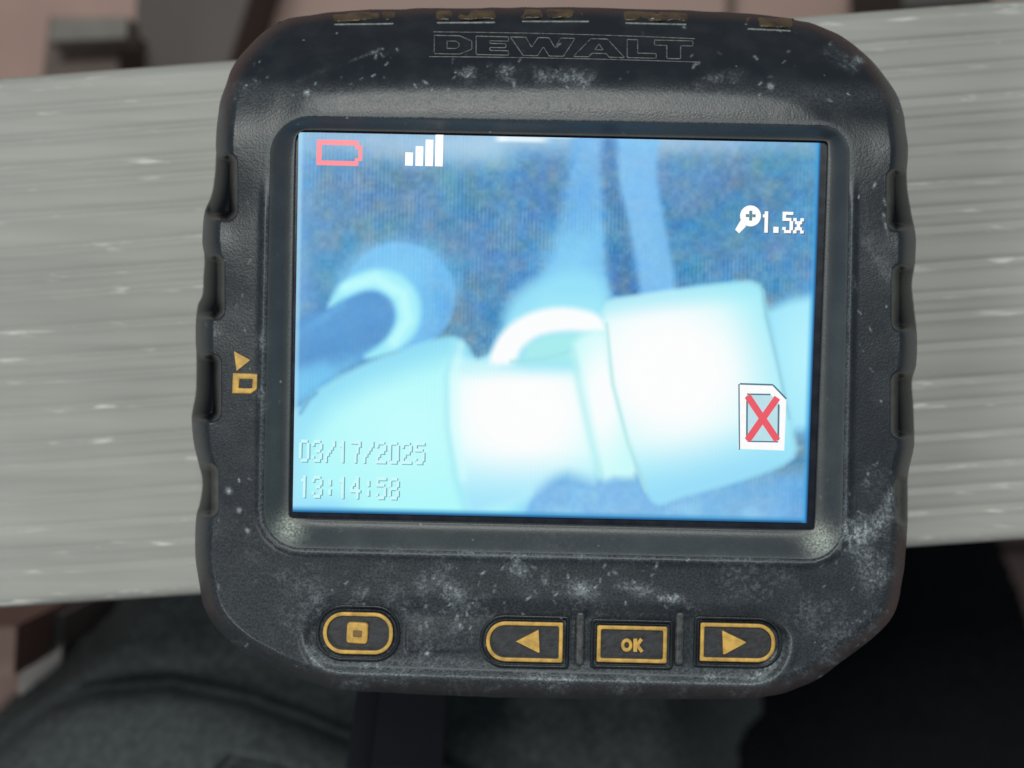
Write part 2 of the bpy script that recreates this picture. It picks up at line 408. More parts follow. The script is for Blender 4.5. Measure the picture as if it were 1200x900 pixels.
def strap():
    mm = mat('black_webbing', (0.006, 0.007, 0.011), 0.75, 0.4, 2500, 0.5, 2600, 0.2)
    th = thing('black_strap', tuple(unp(470, 880, -74)), 'flat black webbing strap coming out from under the bottom of the screen', 'strap')
    t = np.linspace(0, 1, 60)
    py = 770 + 230 * t; zc = np.interp(py, [770, 812, 850, 900, 1000], [-35.5, -37, -52, -66, -70])
    xl = np.interp(py, [770, 812, 900, 1000], [421, 418, 405, 392]); xr = np.interp(py, [770, 900, 1000], [524, 519, 514])
    def band(name, a, b, h):
        us = np.array([0, 0, 0.02, 0.98, 1, 1]); hs = np.array([-1.2, -0.2, 0, 0, -0.2, -1.2])
        P = np.array([unp((xl + (xr - xl) * (a + (b - a) * u)), py, zc + h + hh) for u, hh in zip(us, hs)])
        return fixn(grid(name, P, mm, th))
    band('webbing', 0.24, 1, 0); band('stitched_hem', 0, 0.245, 0.5)
strap()
M['greyblock'] = mat('grey_brown_block', (0.12, 0.108, 0.095), 0.6, 0.2, 120)
M['darkwood'] = mat('dark_brown_wood', (0.055, 0.036, 0.030), 0.6, 0.3, 90, stretch=(1, 0.1, 1))
M['barwood'] = mat('brown_wood', (0.050, 0.037, 0.032), 0.6, 0.25, 90, stretch=(1, 0.15, 1))
M['greybar'] = mat('grey_bar', (0.24, 0.24, 0.235), 0.5, 0.15, 80)
M['charcoal'] = mat('charcoal_block', (0.03, 0.028, 0.026), 0.6, 0.3, 120)
def floor_things():
    b = thing('wooden_bar', tuple(unp(215, 30, -299)), 'brown wooden bar lying on the tiles behind the plank', 'bar')
    slab('bar', [(168, -120), (330, -120), (247, 140), (150, 140)], -262, -299.5, M['barwood'], b, 2)
    g = thing('small_block', tuple(unp(100, 50, -299)), 'small dark brown block with a grey lid next to the wooden bar', 'block')
    slab('body', [(58, 20), (140, 20), (138, 120), (46, 120)], -232, -299.5, M['darkwood'], g, 2)
    slab('lid', [(62, 21), (150, 19), (148, 45), (56, 49)], -220, -232, M['greyblock'], g, 3)
    c = thing('charcoal_block', tuple(unp(1100, -20, -299)), 'dark charcoal block at the far edge of the plank', 'block')
    slab('body', [(1052, -90), (1170, -95), (1165, 2), (1058, 9)], -240, -299.5, M['charcoal'], c, 2)
    t = thing('pink_brown_block', tuple(unp(-30, 745, -299)), 'pinkish brown block added in place of lit floor at the hem of the charcoal cloth', 'block')
    slab('body', [(-110, 735), (20, 733), (17, 792), (-110, 797)], -112, -299.5, M['tile'], t, 4)  # added block in tile colour, standing in for lit floor
    h = thing('grey_bar', tuple(unp(45, 765, -299)), 'grey bar standing between the pinkish brown block and the charcoal cloth', 'bar')
    slab('bar', [(26, 722), (76, 719), (70, 815), (21, 815)], -135, -299.5, M['greybar'], h, 4)
floor_things()

# ------------------------------------------------------------------ the inspection screen
ZF = 2.6                                                # height of the housing's face over the display
OUT = [(330, 25), (346, 20), (395, 13.5), (460, 11), (530, 9.5), (640, 8.5), (760, 10.5), (850, 14.5), (915, 20), (935, 24), (954, 28), (985, 42), (1016, 66), (1039, 93), (1055, 119),
       (1062, 153), (1064, 182), (1063, 207), (1067, 245), (1073, 276), (1072, 307), (1068, 332), (1070, 356), (1075, 392), (1074, 426), (1069, 448), (1071, 492), (1071, 522), (1065, 549),
       (1063, 576), (1064, 605), (1062, 640), (1059, 668), (1054, 697), (1046, 722), (1024, 746), (985, 777), (962, 793), (939, 804), (905, 815), (850, 819), (700, 819), (550, 816), (420, 810), (372, 802),
       (325, 785), (285, 763), (256, 738), (240, 712), (233, 680), (229, 650), (229, 625), (230, 605), (235, 588), (237, 565), (232, 542), (227, 519), (225, 490), (230, 461), (230, 429),
       (229, 394), (231, 360), (237, 344), (239, 313), (239, 298), (237, 280), (240, 250), (247, 232), (251, 211), (253.5, 183), (253, 165), (256, 128), (263, 103), (274, 77), (296, 50), (315, 33)]
NO = 1500
outline = resample(catmull(OUT, 10), NO)
_s = np.arange(NO)
tan_ = np.roll(outline, -3, 0) - np.roll(outline, 3, 0)
onrm = np.stack([tan_[:, 1], -tan_[:, 0]], 1); onrm /= np.linalg.norm(onrm, axis=1)[:, None]   # clockwise in image -> outward
outline = outline + onrm * (0.9 * (vnoise(_s, _s * 0, 9, 61) - 0.5) + 1.1 * (vnoise(_s, _s * 0, 23, 62) - 0.5))[:, None]
# widely smoothed normal for the shoulder width
k = 61; ker = np.hanning(k); ker /= ker.sum()
pad = np.vstack([onrm[-k:], onrm, onrm[:k]]); snrm = np.stack([np.convolve(pad[:, i], ker, 'same') for i in (0, 1)], 1)[k:-k]
up_ = np.clip(-snrm[:, 1], 0, 1)                        # 1 where the edge faces the far side (picture top)
shoulder = up_ ** 1.5                                   # weight of the long far shoulder against the tight side edge
_dt = np.arange(0, 140, 0.5)
_sl = 0.10 + 0.50 * sm(104, 80, _dt) + 0.55 * sm(72, 40, _dt) + 2.0 * sm(14, 0, _dt); _sl[_dt > 108] *= sm(128, 108, _dt[_dt > 108])
_zt = np.r_[0, np.cumsum(_sl[1:] * 0.5 * 0.116)]; _zt = _zt - _zt[-1]
LIP = [(318, 136), (996, 148), (986, 656), (308, 641)]
lip = resample(rquad(LIP, [46, 34, 40, 44], 14), 900)
NOTCH = [(240, 182, 276, 256, 10), (222, 300, 261, 372, 9), (212, 416, 257, 492, 10), (215, 545, 254, 604, 9),
         (1041, 200, 1085, 268, 9), (1047, 312, 1090, 386, 9), (1046, 438, 1090, 512, 9), (1050, 560, 1090, 612, 8)]
def zface(x, y):
    """height of the rubber face (mm over the display) at a photo pixel"""
    sh = np.shape(x); x = np.ravel(np.asarray(x, float)); y = np.ravel(np.asarray(y, float))
    d = np.empty(x.shape); ii = np.empty(x.shape); o2 = outline[::3]
    for a in range(0, len(x), 20000):
        q = (x[a:a + 20000, None] - o2[None, :, 0]) ** 2 + (y[a:a + 20000, None] - o2[None, :, 1]) ** 2
        m_ = q.argmin(1); mn = q[np.arange(len(m_)), m_]
        xx, yy = x[a:a + 20000], y[a:a + 20000]; best = mn.copy()
        for st in (-1, 1):                              # exact distance to the two neighbouring segments
            A_, B_ = o2[m_], o2[(m_ + st) % len(o2)]; e_ = B_ - A_
            t_ = np.clip(((xx - A_[:, 0]) * e_[:, 0] + (yy - A_[:, 1]) * e_[:, 1]) / ((e_ ** 2).sum(1) + 1e-9), 0, 1)
            best = np.minimum(best, (xx - A_[:, 0] - e_[:, 0] * t_) ** 2 + (yy - A_[:, 1] - e_[:, 1] * t_) ** 2)
        d[a:a + 20000] = np.sqrt(best)
        rt = np.sqrt(q) - np.sqrt(mn)[:, None]; wt = np.exp(-rt / (2 + 0.16 * np.sqrt(mn))[:, None])
        ii[a:a + 20000] = (wt * shoulder[::3][None]).sum(1) / wt.sum(1)
    s = np.clip(1 - d / 21, 0, 1)
    z = ZF + (1 - ii) * -12 * (1 - np.sqrt(np.clip(1 - s ** 2, 0, 1))) + ii * np.interp(d, _dt, _zt)
    for x0, y0, x1, y1, r in NOTCH:
        b = box_sd(x, y, x0, y0, x1, y1, r); z = z - 7.5 * sm(3, -7, b)
    # raised lip round the display
    ld = poly_sd(x, y, lip[::6])
    z = z + 0.42 * np.exp(-((ld - 5) / 4.5) ** 2) * sm(200, 260, y * 0 + y) * 1.0
    # pocket of the button row
    cd = seg_d(x, y, (402, 742), (880, 756)) - 46
    panel = box_sd(x, y, 474, 640, 561, 764, 5)
    tp = sm(745, 725, y); pk = sm(2, -7 - 16 * tp, cd)
    z = z - 1.05 * pk + 0.3 * sm(2, -1, box_sd(x, y, 476, 640, 600, 763, 3)) * sm(600, 490, x) * sm(705, 750, y)
    z = z + 0.75 * np.exp(-(cd / 4.6) ** 2) * sm(735, 772, y) 
    z = z + 0.10 * (fbm(x, y, 60, 91) - 0.5)
    return z.reshape(sh)
def at(px, py, dz=0.0):
    return unp(px, py, zface(px, py) + dz)

back = -32.9
dev = thing('inspection_screen', tuple(unp(650, 420, PT)), 'black rubber handheld inspection camera screen showing blue pipes with yellow buttons', 'screen')
cen = np.array([650.0, 400.0])
def rad_at(curve, ang):
    a = np.arctan2(curve[:, 1] - cen[1], curve[:, 0] - cen[0]); r = np.hypot(*(curve - cen).T)
    o = np.argsort(a); a, r = a[o], r[o]
    return np.interp(ang, np.r_[a - 2 * np.pi, a, a + 2 * np.pi], np.r_[r, r, r])
ang = np.arctan2(outline[:, 1] - cen[1], outline[:, 0] - cen[0])
inner = cen + np.stack([np.cos(ang), np.sin(ang)], 1) * rad_at(lip, ang)[:, None]

def dust_glint_map(x, y):
    sc = [(410, 72, 448, 57, 1.6, .75), (443, 56, 440, 68, 1.4, .6), (350, 95, 385, 80, 3, .18), (545, 85, 690, 92, 9, .22), (820, 95, 870, 88, 6, .22), (975, 60, 1005, 75, 8, .45),
          (275, 100, 300, 97, 5, .4), (395, 640, 700, 652, 5, .12), (640, 680, 690, 692, 9, .35), (605, 660, 620, 690, 9, .28), (500, 680, 545, 705, 12, .25), (730, 690, 790, 700, 8, .28), (775, 700, 800, 698, 4, .5),
          (1030, 560, 1050, 600, 14, .35), (1000, 620, 1045, 690, 22, .20), (960, 720, 1020, 740, 18, .18), (900, 800, 980, 775, 10, .22), (1052, 590, 1062, 575, 4, .5), (520, 745, 545, 730, 3, .35), (532, 740, 536, 722, 2, .4), (552, 752, 556, 730, 2, .4),
          (370, 775, 640, 792, 5, .30), (640, 795, 890, 795, 5, .34), (890, 792, 925, 755, 5, .4), (352, 735, 370, 772, 4, .4), (400, 800, 900, 812, 7, .18), (300, 400, 305, 470, 14, .14), (1010, 260, 1045, 330, 10, .10),
          (1036, 235, 1048, 250, 2, .5), (1000, 325, 1002, 337, 3, .7), (1036, 252, 1040, 275, 2, .4), (985, 640, 1030, 610, 12, .2), (330, 700, 450, 700, 20, .10), (470, 764, 500, 765, 2.5, .5)]
    dmap = 0.001 + 0.034 * sm(88, 112, y) * (1 - 0.45 * sm(600, 980, x)) * (0.75 + .5 * vnoise(x, y, 3.2, 511)) + 0.025 * sm(560, 720, y) + 0.05 * sm(135, 112, y) * sm(88, 112, y)  # last term: lamp sheen on the top band, painted as paler colour
    gr = fbm(x, y, 22, 201); 
    for x0, y0, x1, y1, w, s in sc:
        q = seg_d(x, y, (x0, y0), (x1, y1)); dmap = dmap + s * np.exp(-(q / w) ** 2) * (0.15 + 1.5 * sm(.4, .75, gr)) * (0.45 + 1.1 * sm(.35, .8, vnoise(x, y, 3.0, 521))) * 0.8
    r = np.random.default_rng(5)
    n = 150
    n = 260; sx = np.r_[r.uniform(240, 1060, n), r.uniform(400, 780, 110), r.uniform(300, 960, 80), r.uniform(960, 1060, 40)]; sy = np.r_[r.uniform(30, 810, n), r.uniform(660, 735, 110), r.uniform(60, 125, 80), r.uniform(540, 760, 40)]
    sr = r.uniform(0.7, 1.3, len(sx)); st = r.uniform(0.1, 1, len(sx)) ** 2 * 0.7; sa = r.uniform(-1.2, 1.2, len(sx)); sl = r.uniform(0, 4.5, len(sx)) ** 1.1
    for a, b, c, s, t, l in zip(sx, sy, sr, st, sa, sl):
        mk = (np.abs(x - a) < 14) & (np.abs(y - b) < 14)
        if mk.any():
            q = seg_d(x[mk], y[mk], (a, b), (a + l * math.cos(t + 1.57), b + l * math.sin(t + 1.57)))
            dmap[mk] += s * np.exp(-(q / c) ** 2)
    for a, b, c in ((268, 575, 3), (280, 598, 2.4), (290, 622, 2.2), (360, 109, 3), (903, 101, 3), (963, 795, 3.5), (640, 262, 2)):
        dmap = dmap + 0.9 * np.exp(-(((x - a) ** 2 + (y - b) ** 2) / c ** 2))
    # side rails where hands rub
    dmap = dmap + 0.10 * sm(.5, .75, fbm(x, y, 45, 301)) * sm(540, 640, y) * sm(.3, .8, vnoise(x, y, 3.4, 531))
    cdd = seg_d(x, y, (402, 742), (880, 756)) - 46
    dmap = dmap + 0.40 * np.exp(-((cdd + 0.5) / 4.2) ** 2) * sm(735, 768, y) * (0.6 + .6 * gr) + 0.13 * sm(-24, -14, cdd) * sm(1, -4, cdd) * sm(758, 772, y)
    dmap = dmap + 0.13 * np.exp(-((poly_sd(x, y, lip[::6]) - 3) / 3.0) ** 2) * (0.5 + gr)  # highlight along the lip, painted in as a paler line
    for x0, y0, x1, y1, r in NOTCH: dmap = dmap * (1 - 0.95 * sm(4, -3, box_sd(x, y, x0, y0, x1, y1, r)))  # grip slots left clean to deepen their painted shade
    return np.clip(dmap, 0, 1)

def housing():
    NR = 135
    tt = 1 - (1 - np.linspace(0, 1, NR)) ** 1.35
    XY = inner[None] * (1 - tt[:, None, None]) + outline[None] * tt[:, None, None]
    X, Y = XY[..., 0], XY[..., 1]
    z = zface(X, Y); z[0] -= 0.05
    P = unp(X, Y, z); dust_glint = dust_glint_map(X.ravel(), Y.ravel()).reshape(X.shape)
    c3 = unp(cen[0], cen[1], -20)
    ring = P[-1]
    ex = []
    for zz, f in ((-19, 1.0), (-22, 0.992), (-27, 0.975), (-31.5, 0.95), (back, 0.93), (back, 0.4), (back, 0.02)):
        q = ring.copy(); q[:, :2] = c3[:2] + (q[:, :2] - c3[:2]) * f; q[:, 2] = ZS + zz * 1e-3; ex.append(q)
    P = np.concatenate([P, np.array(ex)], 0); dust_glint = np.vstack([dust_glint, np.zeros((len(ex), NO))])
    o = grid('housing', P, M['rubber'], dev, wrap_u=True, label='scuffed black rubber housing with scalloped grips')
    fixn(o); attr(o, 'dust_glint', dust_glint)
    sl = np.zeros(X.shape)                              # recess shade of the grip slots, painted as near-black colour
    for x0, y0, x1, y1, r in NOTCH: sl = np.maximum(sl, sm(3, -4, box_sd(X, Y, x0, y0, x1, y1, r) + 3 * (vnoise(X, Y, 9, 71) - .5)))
    attr(o, 'slot_shade', np.vstack([sl, np.zeros((len(ex), NO))])); return o
house = housing()

# sunken frame between the lip and the display
SCR = np.array([(350, 155), (962, 167.5), (945.5, 613), (343, 600)], float)
BEZ = [(347, 152.5), (970, 165.5), (954, 621), (339, 607)]
def bezel():
    n = 900; a = np.linspace(-np.pi, np.pi, n, endpoint=False)
    u = np.stack([np.cos(a), np.sin(a)], 1)
    lo = cen + u * rad_at(resample(rquad(LIP, [46, 34, 40, 44], 14), 3000), a)[:, None]
    li = cen + u * rad_at(resample(rquad(BEZ, [13, 4, 3, 4], 8), 3000), a)[:, None]
    rows = []; d = []
    for t in np.linspace(0, 1, 26):
        p = lo * (1 - t) + li * t
        zz = 0.25 + (ZF + 0.15 - 0.25) * (1 - sm(-0.12, 0.95, t)) ** 1.15 if t > 0 else ZF + 0.05
        if t == 1: zz = -0.3
        rows.append(unp(p[:, 0], p[:, 1], zz + 0 * p[:, 0])); dd_ = dust_glint_map(p[:, 0], p[:, 1]) * 0.3
        for cx_, cy_, w_ in ((338, 619, 15), (962, 633, 17)): dd_ = dd_ + 0.75 * np.exp(-((p[:, 0] - cx_) ** 2 + (p[:, 1] - cy_) ** 2) / w_ ** 2)  # bright highlights of the lower corners, painted in as paler spots
        d.append(dd_)
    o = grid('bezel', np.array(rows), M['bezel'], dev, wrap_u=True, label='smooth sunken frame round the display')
    fixn(o); attr(o, 'dust_glint', np.array(d))
    if o.data.polygons[100].normal.z < 0: o.data.flip_normals()
bezel()

# ------------------------------------------------------------------ the display picture
def screen_rgb(x, y):
    """sRGB picture of the pipes as the display shows them, at photo pixels"""
    A = lambda c: np.array(c, float)
    n1 = fbm(x, y, 70, 401); n2 = fbm(x * 1.0, y * 0.6, 26, 411, 3); n3 = vnoise(x, y, 7, 421)
    C = A([98, 160, 202])[None] + np.zeros((len(x), 3))
    def lay(m, col, k=1.0):
        nonlocal C
        m = np.clip(m * k, 0, 1)[:, None]; C = C * (1 - m) + A(col) * m
    def P(pts, soft): return sm(soft * 1.5, -soft * 1.5, poly_sd(x, y, catmull(pts, 3) if len(pts) > 6 else pts))
    def E(cx, cy, rx, ry, soft): return sm(soft, -soft, (np.hypot((x - cx) / rx, (y - cy) / ry) - 1) * min(rx, ry))
    def Ln(pts, w): 
        d = np.full(x.shape, 1e9)
        for a, b in zip(pts[:-1], pts[1:]): d = np.minimum(d, seg_d(x, y, a, b))
        return np.exp(-(d / w) ** 2)
    # hazy background
    lay(sm(470, 640, x) * sm(150, 260, y) * sm(480, 330, y), [76, 150, 210], .75)
    lay(sm(540, 600, x) * sm(720, 640, x) * sm(160, 250, y), [78, 150, 210], .6)
    lay(E(470, 220, 80, 45, 60), [92, 140, 178], .7); lay(E(860, 205, 70, 35, 50), [88, 146, 184], .7)
    lay(sm(.45, .75, n1), [84, 158, 196], .55); lay(sm(.5, .3, n1), [112, 160, 210], .4)
    lay(sm(.55, .8, fbm(x, y, 55, 431)), [122, 154, 178], .55)
    lay(sm(190, 156, y), [132, 178, 216], .7)
    lay(sm(385, 350, x) * sm(600, 300, y), [128, 184, 232], .6)
    lay(sm(910, 960, x) * sm(330, 180, y), [88, 168, 218], .5)
    lay(E(640, 168, 190, 12, 14), [206, 230, 246], .55); lay(E(540, 184, 80, 12, 12), [190, 220, 240], .45)  # lamp reflection along the top edge, painted into the picture
    lay(sm(6, 1, np.abs(y - 163 - (x - 610) * .02)) * sm(575, 590, x) * sm(650, 630, x), [248, 255, 255])
    lay(sm(3, 0.5, np.abs(y - 160 - (x - 610) * .02)) * sm(560, 640, x) * sm(800, 700, x), [220, 240, 250], .8)
    # lower right background
    lay(sm(540, 575, y) * sm(540, 600, x), [132, 192, 236]); lay(E(690, 580, 90, 26, 20), [128, 188, 236], .7); lay(E(900, 575, 60, 22, 22), [112, 176, 226], .6); lay(sm(.5, .75, fbm(x, y, 34, 471)) * sm(560, 580, y), [150, 208, 240], .7)
    # standing pipes
    lay(P([(676, 150), (716, 150), (708, 250), (712, 345), (640, 345), (646, 290), (664, 210)], 6), [112, 184, 238], .95)
    lay(P([(648, 280), (706, 270), (712, 350), (630, 350)], 22), [138, 212, 248], .85)
    lay(P([(722, 150), (772, 150), (770, 210), (792, 345), (752, 352), (735, 260), (722, 200)], 4), [126, 192, 242], .95)
    lay(P([(706, 160), (722, 165), (726, 220), (750, 345), (716, 345), (708, 250), (704, 200)], 5), [74, 136, 192], .7); lay(P([(600, 170), (668, 170), (655, 220), (640, 290), (600, 330)], 16), [70, 138, 200], .5)
    # left elbow: haze disc, bright rim, shadowed bore, pipe
    lay(E(468, 348, 65, 64, 4), [120, 194, 244], .95); lay(E(468, 348, 65, 64, 4) * sm(490, 532, x), [98, 174, 234], .6); lay(E(460, 320, 40, 26, 24), [138, 210, 248], .6)
    lay(Ln([(400, 330), (430, 300), (470, 287), (510, 303), (530, 340)], 14), [122, 196, 246], .5)
    bore = P([(330, 392), (388, 360), (412, 344), (437, 340), (456, 350), (463, 370), (458, 392), (440, 412), (400, 436), (330, 470)], 5)
    cres = P([(385, 360), (393, 340), (410, 325), (440, 315), (470, 322), (490, 345), (493, 372), (484, 395), (462, 412), (436, 420), (428, 416), (452, 398), (464, 376), (461, 355), (447, 342), (428, 340), (405, 350)], 4)
    lay(bore, [90, 158, 220]); lay(Ln([(340, 398), (375, 376), (400, 358)], 7) * bore, [108, 182, 236], .8); lay(bore * sm(402, 436, y - (x - 420) * -.25), [124, 204, 242], .8)
    lay(cres, [160, 236, 250]); lay(cres * Ln([(405, 336), (440, 326), (472, 345), (478, 375), (462, 400)], 9), [196, 255, 255], .8)
    lay(Ln([(345, 400), (400, 378), (440, 362)], 20) * bore, [98, 166, 226], .6)
    lay(P([(330, 440), (380, 425), (395, 440), (360, 470), (330, 480)], 8), [120, 200, 244], .8)
    # big left fitting
    lf = P([(330, 500), (356, 478), (376, 457), (420, 432), (470, 412), (515, 398), (534, 397), (548, 408), (560, 424), (600, 424), (600, 640), (330, 640)], 4.5)
    lay(lf, [176, 250, 252]); lay(lf * E(480, 500, 90, 60, 60), [204, 255, 255], .7)
    lay(lf * sm(-46, 2, poly_sd(x, y, [(330, 500), (356, 478), (376, 457), (420, 432), (470, 412), (515, 398), (534, 397), (548, 408), (560, 424), (620, 424), (620, 700), (200, 700)])), [136, 214, 246], .75)
    lay(lf * sm(570, 605, y) * sm(440, 380, x), [140, 208, 255], .8); lay(lf * sm(375, 350, x), [160, 230, 252], .7)
    lay(Ln([(352, 484), (362, 468), (370, 461)], 3), [104, 168, 210], .6)
    # middle cylinder
    mid = P([(527, 425), (560, 426), (600, 420), (690, 405), (705, 552), (665, 553), (640, 562), (612, 585), (580, 596), (548, 600), (532, 540), (524, 480)], 8)
    lay(mid, [200, 254, 255]); lay(mid * E(610, 480, 95, 80, 45), [255, 255, 255])
    lay(mid * sm(520, 600, y), [160, 226, 252], .85); lay(mid * sm(452, 424, y), [178, 242, 250], .7)
    lay(Ln([(531, 402), (523, 440), (524, 500), (534, 560), (548, 605)], 5), [162, 236, 246], .6)
    lay(Ln([(540, 404), (533, 440), (534, 500), (543, 560)], 6), [214, 255, 255], .5)
    # centre elbow
    lay(P([(588, 385), (600, 350), (630, 328), (670, 318), (708, 330), (714, 380), (708, 425), (590, 425)], 9), [150, 226, 250], .95)
    lay(P([(600, 375), (640, 350), (705, 352), (708, 380)], 12), [176, 244, 252], .6)
    lay(P([(612, 426), (616, 404), (640, 392), (712, 386), (712, 425)], 5), [170, 238, 240])
    lay(P([(575, 425), (580, 402), (598, 380), (626, 365), (660, 360), (694, 366), (710, 378), (708, 390), (670, 388), (634, 393), (612, 408), (602, 426)], 4), [253, 255, 255])
    lay(Ln([(600, 424), (640, 420), (700, 402)], 3.5), [160, 226, 232], .55)
    # collar
    col = P([(672, 402), (712, 392), (730, 470), (748, 552), (720, 560), (704, 558), (694, 500), (684, 450)], 5)
    lay(col, [205, 252, 252]); lay(col * E(706, 465, 26, 60, 20), [253, 255, 255])
    lay(Ln([(671, 415), (678, 450), (690, 505), (702, 556)], 5), [182, 240, 242], .6)
    # right fitting and its stub
    lay(P([(895, 364), (925, 352), (990, 338), (990, 500), (925, 505)], 7), [166, 236, 255], .95); lay(E(945, 420, 30, 60, 30), [196, 250, 255], .6)
    rf = P([(711, 356), (760, 346), (850, 333), (889, 335), (897, 370), (910, 425), (926, 500), (929, 535), (880, 558), (800, 580), (772, 589), (757, 572), (737, 520), (719, 450), (710, 392)], 4.5)
    lay(rf, [176, 248, 252]); lay(rf * E(790, 440, 110, 95, 60), [255, 255, 255]); lay(rf * E(760, 400, 60, 50, 50), [255, 255, 255], .7)
    lay(rf * sm(505, 590, y + (x - 780) * .25), [146, 216, 250], .85); lay(rf * sm(375, 338, y + (x - 780) * .12), [160, 232, 248], .8); lay(rf * sm(850, 930, x - (y - 430) * .18), [158, 232, 250], .6)
    lay(Ln([(711, 380), (718, 450), (736, 520), (757, 575)], 2.4), [176, 226, 226], .55)
    lay(Ln([(894, 340), (898, 370), (911, 425), (925, 490)], 2.4), [140, 204, 222], .6)
    lay(sm(540, 575, y) * sm(905, 930, x), [110, 176, 232], .6)
    # sensor noise, blotches and the panel's column pattern
    gm = C.mean(1, keepdims=True); bgm = np.clip((190 - gm) / 40, 0, 1); C = C * (1 - .10 * bgm) + gm * .06 * bgm
    dark = np.clip((205 - C.mean(1)) / 70, 0, 1)[:, None] * (1 - .7 * bore * (1 - lf))[:, None]
    C = C + dark * ((n2 - .5)[:, None] * A([30, 26, 22]) + (n3 - .5)[:, None] * A([20, 18, 14]) + (vnoise(x, y, 3.4, 447) - .5)[:, None] * A([15, 14, 12]) + (vnoise(x, y, 12, 441) - .5)[:, None] * A([26, 8, -20]) + (fbm(x, y, 24, 481) - .5)[:, None] * A([-30, 14, 10]))
    u = x + y * .02
    band = 0.05 + 1.1 * sm(.42, .68, fbm(x, y, 90, 451)) * sm(.3, .6, vnoise(x, y, 14, 461))
    C = C + (np.sin(u * 2 * np.pi / 4.6) * band)[:, None] * (A([5, 7, 5]) * (0.15 + dark))
    # brighter hair line down the panel's left side, cooler at right and bottom
    lay(sm(5, 1, np.abs(x - 352 + (y - 155) * .018)), [176, 224, 246], .55)
    bl = (y - 600) - (x - 343) * .0216
    lay(sm(-9, -2, bl), [60, 150, 205], .8); lay(sm(-4, 0, bl), [18, 78, 130], .9)
    rl = x - (962 - (y - 167) * .037)
    lay(sm(-9, -2, rl), [56, 160, 224], .7); lay(sm(-3.5, 0, rl), [14, 74, 130], .9)
    return np.clip(C, 0, 255)
def display():
    border = slab('display_border', rot([(335, 149), (980, 149), (980, 622), (335, 622)], np.array([650, 385])), -0.35, -1.5, M['border'], dev, bev=0)
    nu, nv = 470, 350
    u = np.linspace(0, 1, nu)[None, :, None]; v = np.linspace(0, 1, nv)[:, None, None]
    q = (SCR[0] * (1 - u) + SCR[1] * u) * (1 - v) + (SCR[3] * (1 - u) + SCR[2] * u) * v
    m, nt, b = node_mat('lit_display')
    a = nt.nodes.new('ShaderNodeVertexColor'); a.layer_name = 'picture'
    nt.links.new(a.outputs[0], b.inputs['Emission Color']); b.inputs['Emission Strength'].default_value = 0.97
    b.inputs['Base Color'].default_value = (0.004, 0.005, 0.008, 1); b.inputs['Roughness'].default_value = 0.14
    o = grid('display', unp(q[..., 0], q[..., 1], 0.0), m, dev, flip=True, label='lit blue display showing white pipes')
    attr_col(o, 'picture', lin(screen_rgb(q[..., 0].ravel(), q[..., 1].ravel())))
    return o
disp = display()

E_ = {k: emit_mat('lit_' + k, c) for k, c in dict(white=(255, 255, 255), red=(252, 112, 128), cross=(238, 86, 100), shadow=(122, 172, 184), ink=(70, 120, 140), dim=(58, 104, 136), pale=(190, 226, 236), glyph=(206, 252, 255), glow=(104, 164, 178)).items()}
def flat(name, polys, z, material, label=None, parent=None):
    V = []; F = []
    for p in polys:
        p = np.asarray(p, float); k = len(V); V += list(unp(p[:, 0], p[:, 1], z)); F.append(tuple(range(k, k + len(p))))
    return fixup(link(name, V, F, material, parent or disp, False, label))
def fixup(o):
    for p in o.data.polygons:
        if p.normal.z < 0: p.flip()
    o.data.update(); return o
def rects(rs, c=None):
    out = []
    for x0, y0, x1, y1 in rs:
        p = np.array([(x0, y0), (x1, y0), (x1, y1), (x0, y1)], float)
        out.append(rot(p, np.array(c, float) if c is not None else p.mean(0)))
    return out
# empty battery
bc = (397, 179)
flat('battery_icon', rects([(371, 164, 377, 194), (377, 164, 420, 170), (377, 188.5, 420, 194), (416, 170, 420, 174), (416, 185, 420, 188.5), (420, 170, 424.5, 188)], bc), 0.06, E_['red'])
flat('signal_icon', rects([(475, 179, 484, 194.5), (487, 171.5, 496, 194.5), (498.5, 163.5, 507.5, 194.5), (510, 157.5, 519, 194.5)], (497, 180)), 0.06, E_['white'])
# seven-row pixel letters
FONT = {'0': '01110 10001 10001 10001 10001 10001 01110', '1': '00100 01100 00100 00100 00100 00100 00100', '2': '01110 10001 00001 00110 01000 10000 11111',
        '3': '01110 10001 00001 00110 00001 10001 01110', '4': '00010 00110 01010 10010 11111 00010 00010', '5': '11111 10000 11110 00001 00001 10001 01110',
        '7': '11111 00001 00010 00010 00100 00100 00100', '8': '01110 10001 10001 01110 10001 10001 01110', '/': '00001 00001 00010 00100 01000 10000 10000',
        ':': '00000 00100 00100 00000 00100 00100 00000', '.': '00000 00000 00000 00000 00000 01100 01100', 'x': '00000 00000 10001 01010 00100 01010 10001'}
def text_polys(s, x, y, pitch, w, h, c, dx=0, dy=0, fat=0.0):
    out = []
    for k, ch in enumerate(s):
        for r, row in enumerate(FONT[ch].split()):
            j = 0
            while j < 5:
                if row[j] == '1':
                    e = j
                    while e < 5 and row[e] == '1': e += 1
                    x0 = x + k * pitch + j * w / 5 - fat; x1 = x + k * pitch + e * w / 5 + fat
                    out.append((x0 + dx, y + r * h / 7 + dy, x1 + dx, y + (r + 1) * h / 7 + dy)); j = e
                else: j += 1
    return rects(out, c)
def text(name, s, x, y, pitch, w, h, sh, fill='white', dx=1.6, dy=1.2, fat=.4):
    c = (x, y)
    b = flat(name, text_polys(s, x, y, pitch, w, h, c, fat=fat), 0.09, E_[fill])
    flat('drop_shadow', text_polys(s, x, y, pitch, w, h, c, dx, dy, fat), 0.05, E_[sh], parent=b)
text('date_text', '03/17/2025', 351, 515, 15.0, 11.5, 26, 'glow', fill='glyph', dx=1.3, dy=0.9)
